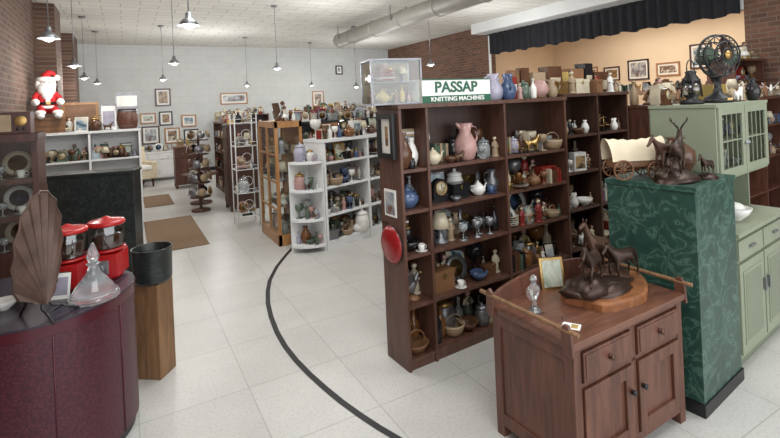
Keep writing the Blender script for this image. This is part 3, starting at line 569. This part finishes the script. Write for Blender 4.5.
b=B(); fill(b,.58,.9,.12,.2,1.65,.2,12,[YE,BK,BR,W,TN,RD]); b.box((.6,.3,1.65),(.85,.44,1.78),YE); i_clock(b,Tr(.08,.4,1.65),.12,P[BR]); b.done('tabletop_antiques',FG)

# shelf behind
FR=FV(2.5,4.3,34); b=shelfunit(3.3,1.62,.4,[0,.8,1.6,2.4,3.3],[.1,.5,.9,1.28],'oakd','bback'); b.done('long_display_shelf',FR,.002)
b=B()
for j,z in enumerate([.9,1.28]): fill2(b,.05,3.2,.06,.2,z,.28,100+j)
fill(b,.02,3.25,.05,.12,1.62,.2,103,[W,CR,YE,BR,W,TN,WD,BS]); fill(b,.02,3.25,.25,.33,1.62,.36,104,[W,CR,WD,BR,W,TN,RD,BK])
b.done('antique_pottery',FR)
FH=FV(4.71,6.39,34); b=shelfunit(2.0,2.15,.35,[0,1.0,2.0],[1.3,1.6,1.85],'oakd','bback'); b.done('tall_display_shelf',FH,.002)
b=B()
for j,z in enumerate([1.3,1.6,1.85]): fill(b,.04,1.95,.06,.14,z,.24,740+j)
fill(b,.04,1.95,.1,.2,2.15,.35,745); b.done('shelf_crockery',FH)
# stage tables
b=B(); b.box((0,0,.72),(4.6,.7,.76),'oakl')
for x in(.03,2.2,4.5):
    for y in(.03,.6): b.box((x,y,0),(x+.06,y+.06,.72),'oakl')
b.done('display_table',FW(9.3,9.0,-90,1.0))
b=B(); fill(b,.05,4.5,.1,.2,.76,.4,110,[RD,BR,YE,BK,W,WD,TN]); fill(b,.05,4.5,.4,.6,.76,.5,111,[BR,YE,BK,W,WD,TN]); b.done('stage_collectibles',FW(9.3,9.0,-90,1.0))

# ================================================================ MID-GROUND CENTRE
b=B(); w,d,h=.36,.86,1.576; O='oakl'
for x in(0,w-.04):
    for y in(0,d-.04): b.box((x,y,0),(x+.04,y+.04,h),O)
for z0,z1 in((0,.14),(h-.08,h)): b.box((.0,.0,z0),(w,.03,z1),O); b.box((0,d-.03,z0),(w,d,z1),O); b.box((0,.03,z0),(.03,d-.03,z1),O); b.box((w-.03,.03,z0),(w,d-.03,z1),O)
b.box((.01,.01,h-.03),(w-.01,d-.01,h),O); b.box((.03,.03,.1),(w-.03,d-.03,.13),O); b.box((0,d/2-.02,.14),(.03,d/2+.02,h-.08),O)
for z in(.45,.8,1.15): b.box((.03,.03,z),(w-.03,d-.03,z+.008),'glass'); b.box((0,.03,z-.01),(.015,d-.03,z+.015),O)
b.box((.008,.04,.14),(.012,d-.04,h-.08),'glass'); b.box((.04,.008,.14),(w-.04,.012,h-.08),'glass'); b.box((w-.03,.04,.14),(w-.025,d-.04,h-.08),O)
b.done('oak_curio_cabinet',FW(1.63,5.89),.003)
b=B()
for j,z in enumerate((.13,.458,.808,1.158)): fill2(b,.05,.8,-.28,-.1,z,.27,120+j,None,ALL,Rz(90))
fill(b,.05,.8,-.1,-.25,h,.28,131,None,ALL,Rz(90)); fill(b,.05,.8,-.28,-.3,h,.2,132,None,ALL,Rz(90)); b.done('curio_figurines',FW(1.63,5.89))
def roundshelf(r,zs,n=10):
    b=B(); b.box((r-.015,0.0,0),(r,r,zs[-1]),'white'); b.box((0,r-.015,0),(r-.015,r,zs[-1]),'white')
    for z in zs:
        poly=[(r,r)]+[(r-r*math.sin(a),r-r*math.cos(a)) for a in [math.pi/2*k/n for k in range(n+1)]]
        vs=[(x,y,z-.03) for x,y in poly]+[(x,y,z) for x,y in poly]; m=len(poly)
        b.add(vs,[tuple(range(m)),tuple(range(2*m-1,m-1,-1))]+[(i,i+m,(i+1)%m+m,(i+1)%m) for i in range(m)],'white')
    return b
FCS=FV(-1.045,5.47,47)
b=roundshelf(.3,[.09,.4,.75,1.09]); b.done('white_corner_shelf',FCS)
b=B(); PG=[AM,CL,W,PK,TN,LV,BR,BK,GR]
for j,z in enumerate((.09,.4,.75,1.09)): fill(b,.17,.28,.05,.06,z,.16,341+j,PG,GLS,I,.8); fill(b,.1,.28,.13,.15,z,.2,340+j,PG,GLS,I,.8); fill(b,.05,.28,.22,.26,z,.3,345+j,PG,GLS,I,.8)
b.done('perfume_bottles',FCS)
FWs=FV(-.83,5.70,47); ZW=[.1,.42,.76,1.06]
b=shelfunit(1.5,1.34,.4,[0,.75,1.5],ZW,'white','white',.03); b.done('white_display_shelf',FWs,.003)
b=B(); PD=[W,AM,BL,GR,BK,CL,BR,PW,TN,BR,CL,PK,BK]
for j,z in enumerate(ZW): fill2(b,.035,.73,.05,.3,z,.3,150+j,PD); fill(b,.035,.73,.12,.14,z,.2,450+j,PD); fill(b,.035,.73,.2,.22,z,.25,480+j,PD); fill2(b,.78,1.46,.06,.25,z,.27,250+j,PD)
fill(b,.04,.72,.04,.08,1.34,.2,159,[BK,BR,W,BL,AM]); fill(b,.04,1.45,.15,.18,1.34,.28,157,[BK,BR,W,CL,AM,PW]); fill(b,.04,1.45,.28,.32,1.34,.4,158,[BK,BR,W,CL,AM,PW]); i_frame(b,Tr(.3,.03,1.06),.22,M['brass']); i_jar(b,Tr(.62,.04,.1),.28,P[W])
b.done('shelf_glassware',FWs)
FK=FV(-1.55,7.25,14); b=shelfunit(2.6,1.52,.4,[0,.9,1.75,2.6],[.1,.5,.85,1.2],'black','black'); b.done('black_display_shelf',FK)
b=B()
for j,z in enumerate([.5,.85,1.2]): fill2(b,.05,2.5,.06,.22,z,.3,160+j)
fill(b,.02,2.55,.04,.08,1.52,.2,163); fill(b,.02,2.55,.16,.2,1.52,.27,165); fill(b,.02,2.55,.28,.33,1.52,.42,164,[RD,BK,GR,W,BR,CR,AM],[i_vase,i_jar,i_fig,i_mini,i_pitcher,i_clock,i_plate,i_frame]); b.done('shelf_top_antiques',FK)
# white wire etagere
b=B(); w,d,h=.32,.32,1.68
for x in(0,w):
    for y in(0,d): b.cyl((x,y,0),(x,y,h),.009,.009,'white'); b.sph((x,y,h),.016,'white',n=8)
for z in(.15,.5,.85,1.2,1.55):
    for y in(0,d): b.cyl((0,y,z),(w,y,z),.006,.006,'white'); b.cyl((0,y,z+.06),(w,y,z+.06),.004,.004,'white')
    for x in(0,w): b.cyl((x,0,z),(x,d,z),.006,.006,'white')
    for k in range(1,9): b.cyl((w*k/9,0,z),(w*k/9,d,z),.003,.003,'white',n=5)
for k in range(5):
    b.ring((w/2,0,.33+.35*k if k<4 else 1.7),.07,.004,'white',I,14)
b.done('white_wire_etagere',FW(1.4,7.2)); b=B()
for j,z in enumerate((.157,.507,.857,1.207,1.557)): fill(b,.02,.31,.06,.1,z,.26,170+j); fill(b,.02,.31,.2,.26,z,.3,570+j)
b.done('etagere_knickknacks',FW(1.4,7.2))
# far furniture
def cabinet(w,d,h,m,doors=2,name='wooden_cabinet',F=I,legs=.08):
    b=B(); b.box((0,.02,legs),(w,d,h-.03),m); b.box((-.02,0,h-.03),(w+.02,d+.01,h),m)
    for x in(0,w-.05):
        for y in(.02,d-.05): b.box((x,y,0),(x+.05,y+.05,legs),m)
    for k in range(doors):
        x0=.03+(w-.06)*k/doors+.01; x1=.03+(w-.06)*(k+1)/doors-.01
        b.box((x0,.005,legs+.04),(x1,.02,h*.72),m); b.box((x0+.05,-.001,legs+.09),(x1-.05,.005,h*.72-.05),m); b.box((x0,.005,h*.75),(x1,.02,h-.06),m); b.sph(((x0+x1)/2,-.005,h*.75+(h*.25-.06)/2),.014,'brass',n=8)
    return b.done(name,F,.003)
cabinet(.5,.5,1.5,'bcase2',1,'wardrobe_cabinet',FW(1.5,8.4,-90)@Tr(-.5,0,0))
b=B(); fill(b,.03,.5,.1,.3,1.5,.3,180); fill(b,.03,.5,.35,.4,1.5,.4,182); b.done('cabinet_top_antiques',FW(1.5,8.4))
F=FW(1.75,11.4,-90); b=shelfunit(1.7,1.5,.35,[0,.85,1.7],[.1,.5,.85,1.18],'bcase','bback'); b.done('wooden_display_shelf',F)
b=B()
for j,z in enumerate([.1,.5,.85,1.18]): fill2(b,.03,1.66,.05,.24,z,.32,800+j)
fill(b,.03,1.66,.05,.1,1.5,.35,806); fill(b,.03,1.66,.25,.3,1.5,.5,807); b.done('shelf_antiques',F)
b=B(); b.lathe([(.16,0),(.16,.03),(.03,.06),(.02,.1),(.02,1.35),(0,1.4)],'bronze2',I,16)
for z in(.25,.5,.75,1.0,1.25):
    b.ring((0,0,z),.17,.008,'bronze2',I,20,6,'Z'); b.lathe([(.17,z),(.17,z+.01)],'bronze2',I,20)
    for k in range(7): a=2*math.pi*k/7+z; b.lathe([(.07,0),(.07,.006),(.0,.008)],P[[CR,BK,W,BR,PW,TN,BS][k]],Tr(.18*math.cos(a),.18*math.sin(a),z+.1)@Rz(math.degrees(a))@Ry(80),12)
b.done('plate_spinner_rack',FW(1.1,8.9))
b=B(); b.lathe([(.2,0),(.2,.03),(.05,.05),(.04,.5),(.06,.52),(.32,.54),(.33,.57),(0,.57)],'bcase',I,24); b.done('round_side_table',FW(1.2,9.65))
b=B(); fill(b,-.2,.2,-.1,.1,.0,.3,77); b.done('side_table_decor',FW(1.2,9.65,0,.57))
cabinet(.6,.45,.95,'oakd',2,'dark_dresser',FW(.95,11.8)); cabinet(1.0,.5,.75,'white',2,'white_dresser',FW(.2,13.6)); cabinet(.9,.5,1.3,'hutch',2,'mahogany_armoire',FW(2.6,12.6))
b=B(); fill(b,.05,.9,.1,.3,.75,.4,190); b.done('dresser_top_decor',FW(.2,13.6)); b=B(); fill(b,.05,.55,.1,.3,.95,.4,191); b.done('dresser_top_decor',FW(.95,11.8))
for k,(a,bb,c) in enumerate([(3.2,9.6,'oakd'),(4.3,11.2,'bcase'),(5.6,10.4,'oakl'),(2.3,13.9,'bcase')]):
    F=FW(a,bb); u=shelfunit(1.4,1.6,.35,[0,.7,1.4],[.1,.5,.9,1.25],c,'bback'); u.done('wooden_display_shelf',F)
    u=B(); fill(u,.04,1.35,.08,.2,1.6,.55,200+k); fill(u,.04,1.35,.28,.3,1.6,.6,203+k); fill(u,.04,1.35,.08,.18,1.25,.3,210+k); u.done('shelf_antiques',F)
b=B(); b.box((0,0,.2),(.7,.65,.42),'canvas'); b.box((0,.5,.42),(.7,.68,.95),'canvas'); b.box((-.08,0,.2),(.06,.65,.6),'canvas'); b.box((.64,0,.2),(.78,.65,.6),'canvas'); b.box((.06,-.02,.42),(.64,.5,.52),'furw')
for x in(.0,.65):
    for y in(.02,.6): b.cyl((x+.03,y+.03,0),(x+.03,y+.03,.2),.02,.03,'hutch')
b.done('upholstered_armchair',FW(-.1,12.4,20),.03)

# ================================================================ LEFT SIDE
b=shelfunit(1.4,1.525,.4,[0,.7,1.4],[.1,.6,1.08],'white','white',.03); b.done('white_wall_shelf',FW(-1.2,8.6),.003)
b=B(); PL=[W,CL,CR,LV,BR,PK,PW,TN,BR,GR,BK]
for j,z in enumerate((.1,.6,1.08)):
    for x0,x1,q in((.035,.68,0),(.72,1.365,5)):
        fill2(b,x0,x1,.05,.28,z,.38,220+j+q,PL); fill(b,x0,x1,.12,.14,z,.25,525+j+q,PL); fill(b,x0,x1,.2,.22,z,.3,545+j+q,PL)
fill(b,.3,1.05,.03,.06,1.525,.26,229,[W,BR,CR,W,BK],[i_frame,i_clock,i_jar,i_mini,i_fig,i_fig,i_dog]); fill(b,.3,1.0,.18,.2,1.525,.34,230,[W,BR,CR,W,BK],[i_frame,i_clock,i_jar,i_fig,i_carton,i_doll]); b.done('shelf_china',FW(-1.2,8.6))
b=B(); t=.04; b.box((0,0,0),(.5,.03,t),'oakl'); b.box((0,0,.4),(.5,.03,.4+t),'oakl'); b.box((0,0,t),(t,.03,.4),'oakl'); b.box((.46,0,t),(.5,.03,.4),'oakl'); b.box((t,.012,t),(.46,.02,.4),P[WD]); b.done('wood_framed_board',FW(-.87,8.92,0,1.545)@Rx(-6))
b=B(); b.lathe([(.13,0),(.15,.06),(.165,.17),(.15,.28),(.13,.34)],'oakd',I,20)
for z in(.05,.29): b.lathe([(.148,z),(.15,z+.03)],'steel',I,20)
b.box((-.17,-.14,.34),(.17,.14,.62),P[PW]); b.box((-.15,-.15,.38),(.15,-.14,.56),P[W]); b.done('wooden_barrel',FW(.03,8.80,0,1.525)@Sc(.95))
b=B(); b.box((0,0,0),(.2,.2,.38),'paper'); b.box((.02,-.004,.05),(.18,0,.3),P[LV]); b.box((0,0,.38),(.2,.2,.4),P[PW]); b.done('cardboard_box',FW(-.33,8.72,0,1.525))
b=B(); b.box((0,0,0),(.42,.34,.22),WD); b.box((-.01,-.01,.2),(.43,.35,.24),WD)
for z in(.04,.11): b.box((.02,-.008,z),(.4,0,z+.05),WD)
b.done('wooden_crate',FW(-1.22,8.61,0,1.525))
# santa
b=B()
b.skin([(0,0,.2,.14),(0,0,.33,.13),(0,0,.42,.09),(.1,-.02,.38,.055),(.17,-.06,.3,.05),(.17,-.14,.24,.042),(-.1,-.02,.38,.055),(-.17,-.06,.3,.05),(-.17,-.14,.24,.042),(.08,-.05,.12,.075),(.11,-.2,.1,.06),(.12,-.22,.03,.05),(-.08,-.05,.12,.075),(-.11,-.2,.1,.06),(-.12,-.22,.03,.05)],
 [(0,1),(1,2),(2,3),(3,4),(4,5),(2,6),(6,7),(7,8),(0,9),(9,10),(10,11),(0,12),(12,13),(13,14)],'redf')
for s in(-1,1):
    b.sph((s*.17,-.16,.235),(.06,.055,.055),'furw'); b.sph((s*.17,-.2,.225),(.045,.05,.045),'furw'); b.sph((s*.12,-.23,.02),(.06,.1,.045),'furw'); b.sph((s*.12,-.21,.07),(.08,.075,.045),'furw')
b.lathe([(.15,.2),(.155,.22),(.15,.235)],'black',I,18,True,1,.95); b.box((-.03,-.16,.2),(.03,-.145,.24),'brass'); b.box((-.03,-.148,.24),(.03,-.12,.4),'furw'); b.lathe([(.14,.13),(.17,.15),(.14,.18)],'furw',I,18)
b.sph((0,-.01,.52),(.095,.095,.105),'skin',n=16); b.sph((0,-.06,.43),(.13,.085,.13),'furw',n=14); b.sph((0,-.1,.36),(.085,.05,.1),'furw'); b.sph((0,-.105,.515),.018,'skin',n=8)
for s in(-1,1): b.sph((s*.033,-.095,.54),.01,'black',n=8); b.sph((s*.03,-.125,.492),(.04,.02,.016),'furw',n=8); b.sph((s*.035,-.095,.562),(.022,.012,.008),'furw',n=8); b.sph((s*.105,0,.51),(.045,.065,.095),'furw',n=8)
b.ring((0,0,.59),.095,.042,'furw',I,18,8,'Z'); b.tube([(0,0,.58),(.01,0,.65),(.05,.0,.7),(.11,0,.69),(.15,0,.64)],[.09,.07,.05,.035,.02],'redf',n=12); b.sph((.16,0,.62),.05,'furw')
b.done('santa_claus_doll',FW(-1.03,8.74,15,1.765)@Sc(.9,.9,.97))
# hutch
b=shelfunit(.62,1.64,.4,[0,.62],[.75,1.02,1.3],'hutch','hutch',.04); b.box((.04,.0,.05),(.3,.02,.72),'hutch'); b.box((.32,.0,.05),(.58,.02,.72),'hutch'); b.box((.07,-.006,.12),(.27,.0,.65),'hutch'); b.box((.35,-.006,.12),(.55,.0,.65),'hutch')
b.box((-.01,-.02,1.58),(.63,.02,1.64),'hutch'); b.box((.04,.004,.76),(.58,.006,1.58),'glass'); b.box((.295,-.002,.75),(.325,.02,1.58),'hutch'); b.done('china_hutch',FW(-1.22,4.5),.003)
b=B()
for z,s in((.75,1),(1.02,2),(1.3,3)): i_plate(b,Tr(.17,.22,z),.2,P[W]); i_plate(b,Tr(.45,.24,z),.2,P[CR if s%2 else W]); i_bowl(b,Tr(.3,.12,z),.05,P[BR]); i_cup(b,Tr(.5,.08,z),.06,P[W]); i_glasses(b,Tr(.38,.08,z),.1,P[CL])
b.done('hutch_plates',FW(-1.22,4.5))
b=B(); b.box((0,0,0),(.3,.18,.17),'hutch'); b.box((.02,-.005,.02),(.18,0,.15),P[TN]); b.lathe([(.04,0),(.04,.015)],BS,Tr(.24,0,.1)@Rx(90)); b.sph((.22,-.01,.04),.012,BK); b.sph((.26,-.01,.04),.012,BK); b.done('vintage_radio',FW(-.95,4.6,0,1.64),.01)
b=B(); i_frame(b,I,.14,P[BR]); b.done('small_photo_frame',FW(-1.08,4.6,0,1.64))
b=B(); b.box((0,0,0),(.84,.3,1.1),'bmarb'); b.box((-.012,-.012,1.1),(.852,.312,1.13),'bmarb'); b.box((-.012,-.012,0),(.852,.312,.06),'black'); b.done('black_marble_plinth',FV(-3.72,5.05,14),.003)
b=B(); b.box((-.085,-.085,0),(.085,.085,.62),'pine'); b.lathe([(.105,.62),(.12,.64),(.125,.84),(.13,.85),(.12,.85),(.11,.65)],'bmarb',I,24); b.lathe([(0,.66),(.11,.66)],'black',I,24); b.done('wooden_plant_stand',FV(-1.655,3.18,-8),.003)

# oval counter
b=B(); rx,ry=.49,.44; n=64
def sup(a,k=1.0):
    c,s=math.cos(a),math.sin(a); e=.85
    return (rx*k*math.copysign(abs(c)**e,c),ry*k*math.copysign(abs(s)**e,s))
for z0,z1,k,m in((0,.06,.96,'black'),(.06,.74,1,'maroon'),(.74,.79,1.012,'redgl'),(.79,.80,1.0,'ovtop')):
    P0=[sup(2*math.pi*i/n,k) for i in range(n)]
    vs=[(x,y,z0) for x,y in P0]+[(x,y,z1) for x,y in P0]
    b.add(vs,[(i,(i+1)%n,(i+1)%n+n,i+n) for i in range(n)],m,I,True); b.add([(x,y,z1) for x,y in P0],[tuple(range(n))],m)
for i in range(0,n,8):
    x,y=sup(2*math.pi*i/n,1.002); b.cyl((x,y,.06),(x,y,.74),.004,.004,'redgl',n=6)
b.done('oval_maroon_counter',FV(-1.985,2.52,0))
zc=.8
# carved shell / horn leaf
b=B(); vs=[];fs=[];NR=11;NS=12
def leafpt(r,t):
    a=math.radians(-75+150*r/(NR*2)); L_=.52*abs(math.cos(a*.8))**1.2+.03
    rad=L_*t; x=rad*math.sin(a)*.46; z=rad*math.cos(a); y=(.007 if r%2 else -.007)*min(1,t*1.5)+.05*t*t*(math.sin(a)**2)
    return (x,y,z)
for r in range(NR*2+1):
    for s_ in range(NS+1): vs.append(leafpt(r,s_/NS))
for r in range(NR*2):
    for s_ in range(NS): o=r*(NS+1)+s_; fs.append((o,o+1,o+NS+2,o+NS+1))
b.add(vs,fs,'copper',Tr(0,0,.05)); b.tube([vs[r*(NS+1)+NS] for r in range(NR*2+1)],.005,'copper',Tr(0,0,.05))
b.tube([(-.08,-.1,.0),(-.05,-.04,.03),(-.03,0,.04),(0,.02,.12)],.006,'black'); b.tube([(.08,-.1,.0),(.05,-.04,.03),(.03,0,.04),(0,.02,.12)],.006,'black'); b.tube([(0,.14,0),(0,.08,.1),(0,.02,.2)],.006,'black'); b.tube([(-.05,-.04,.03),(.05,-.04,.03)],.006,'black')
b.done('carved_leaf_sculpture',FV(-1.70,2.27,86,zc))
b=B(); b.lathe([(.115,0),(.118,.015),(.105,.03),(.09,.06),(.06,.1),(.035,.13),(.025,.16),(.022,.17),(.035,.18),(.02,.19),(.03,.215),(.02,.25),(.008,.285),(0,.29)],'crys',I,16,False)
b.ring((0,0,.03),.105,.008,'crys',I,16,5,'Z'); b.done('crystal_decanter',FV(-1.59,2.46,0,zc+.001))
def disp(F):
    b=B(); R='red'
    b.lathe([(.075,0),(.085,.01),(.085,.02)],R,I,8,False); b.box((-.085,-.085,.02),(.085,.085,.15),R); b.box((-.04,-.095,.04),(.04,-.085,.12),'steel'); b.cyl((0,-.095,.08),(0,-.115,.08),.022,.022,'steel'); b.box((-.025,-.12,.077),(.025,-.113,.084),'steel')
    b.lathe([(.07,.15),(.1,.165),(.1,.175)],R,I,20); b.lathe([(.088,.175),(.095,.22),(.095,.31)],'smoke',I,20); b.lathe([(.07,.175),(.075,.25),(0,.26)],P[BR],I,16)
    b.lathe([(.1,.31),(.102,.325),(.09,.335),(.03,.345),(.015,.355),(0,.36)],R,I,20); b.done('gumball_machine',F,.003)
disp(FV(-1.83,2.62,10,zc)); disp(FV(-1.71,2.78,10,zc))
b=B(); b.box((-.06,0,0),(.06,.006,.13),'paper',Rx(-12)); b.box((-.05,-.001,.02),(.05,0,.11),P[LV],Rx(-12)); b.done('price_card',FV(-1.79,2.46,10,zc))
b=B(); i_bowl(b,I,.05,P[W]); b.done('candy_dish',FV(-1.98,2.36,0,zc))
b=B(); i_doll(b,I,.2,P[BR]); b.done('porcelain_doll',FV(-1.99,2.5,0,zc))

# ================================================================ LIGHTS
def area(name,F,sx,sy,e,c=(1,1,1)):
    l=bpy.data.lights.new(name,'AREA'); l.shape='RECTANGLE'; l.size=sx; l.size_y=sy; l.energy=e; l.color=c; o=bpy.data.objects.new(name,l); o.matrix_world=F; bpy.context.collection.objects.link(o)
area('shopfront_window_light',Tr(2.5,BF+.1,1.9)@Rx(90),7.5,2.8,220,(.94,.97,1))
for k,(a,bb) in enumerate([(.8,1.0),(4.2,1.0),(1.2,4.2),(5.8,3.6)]): area('overhead_fill_light_%d'%k,Tr(a,bb,H-.03),1.6,1.6,62,(.97,.99,1))  # added area fills below the ceiling, out of view, for even light; no fixtures
area('stage_light',Tr(10.6,6.5,H-.05),1,4,120,(1,.9,.78))
for k,l in enumerate(LP):
    d=bpy.data.lights.new('pendant_bulb','POINT'); d.energy=28; d.shadow_soft_size=.08; d.color=(1,.98,.94); o=bpy.data.objects.new('pendant_bulb',d); o.matrix_world=FV(l[0]*l[1],l[1],0,l[2]-.12); bpy.context.collection.objects.link(o)
for k,(a,bb) in enumerate([(6.8,7.5),(6.5,12.5),(3.2,8),(1.8,12)]):  # added point fills in mid-air to brighten the rear; no fittings here
    d=bpy.data.lights.new('rear_fill_light','POINT'); d.energy=62; d.shadow_soft_size=.3; d.color=(.96,.98,1); o=bpy.data.objects.new('rear_fill_light',d); o.location=(a,bb,2.5); bpy.context.collection.objects.link(o)
wd=bpy.data.worlds.new('world'); bpy.context.scene.world=wd; wd.use_nodes=True; bg=wd.node_tree.nodes['Background']; bg.inputs[0].default_value=(.92,.96,1,1); bg.inputs[1].default_value=.8

# ================================================================ CAMERA
cam=bpy.data.cameras.new('camera'); co=bpy.data.objects.new('camera',cam); bpy.context.collection.objects.link(co)
fw=Vector((SA,CA,0)).normalized(); rt=Vector((CA,-SA,0)).normalized(); up=Vector((0,0,1)); r=math.atan(.045)
rc=rt*math.cos(r)-up*math.sin(r); uc=up*math.cos(r)+rt*math.sin(r)
mtx=Matrix.Identity(4)
for i in range(3): mtx[i][0]=rc[i]; mtx[i][1]=uc[i]; mtx[i][2]=-fw[i]
mtx[2][3]=1.75; co.matrix_world=mtx
cam.sensor_width=36; cam.lens=470/780*36; cam.shift_y=-.1487; cam.clip_start=.05
bpy.context.scene.camera=co
bpy.context.scene.view_settings.view_transform='Standard'
bpy.context.scene.view_settings.exposure=-.27
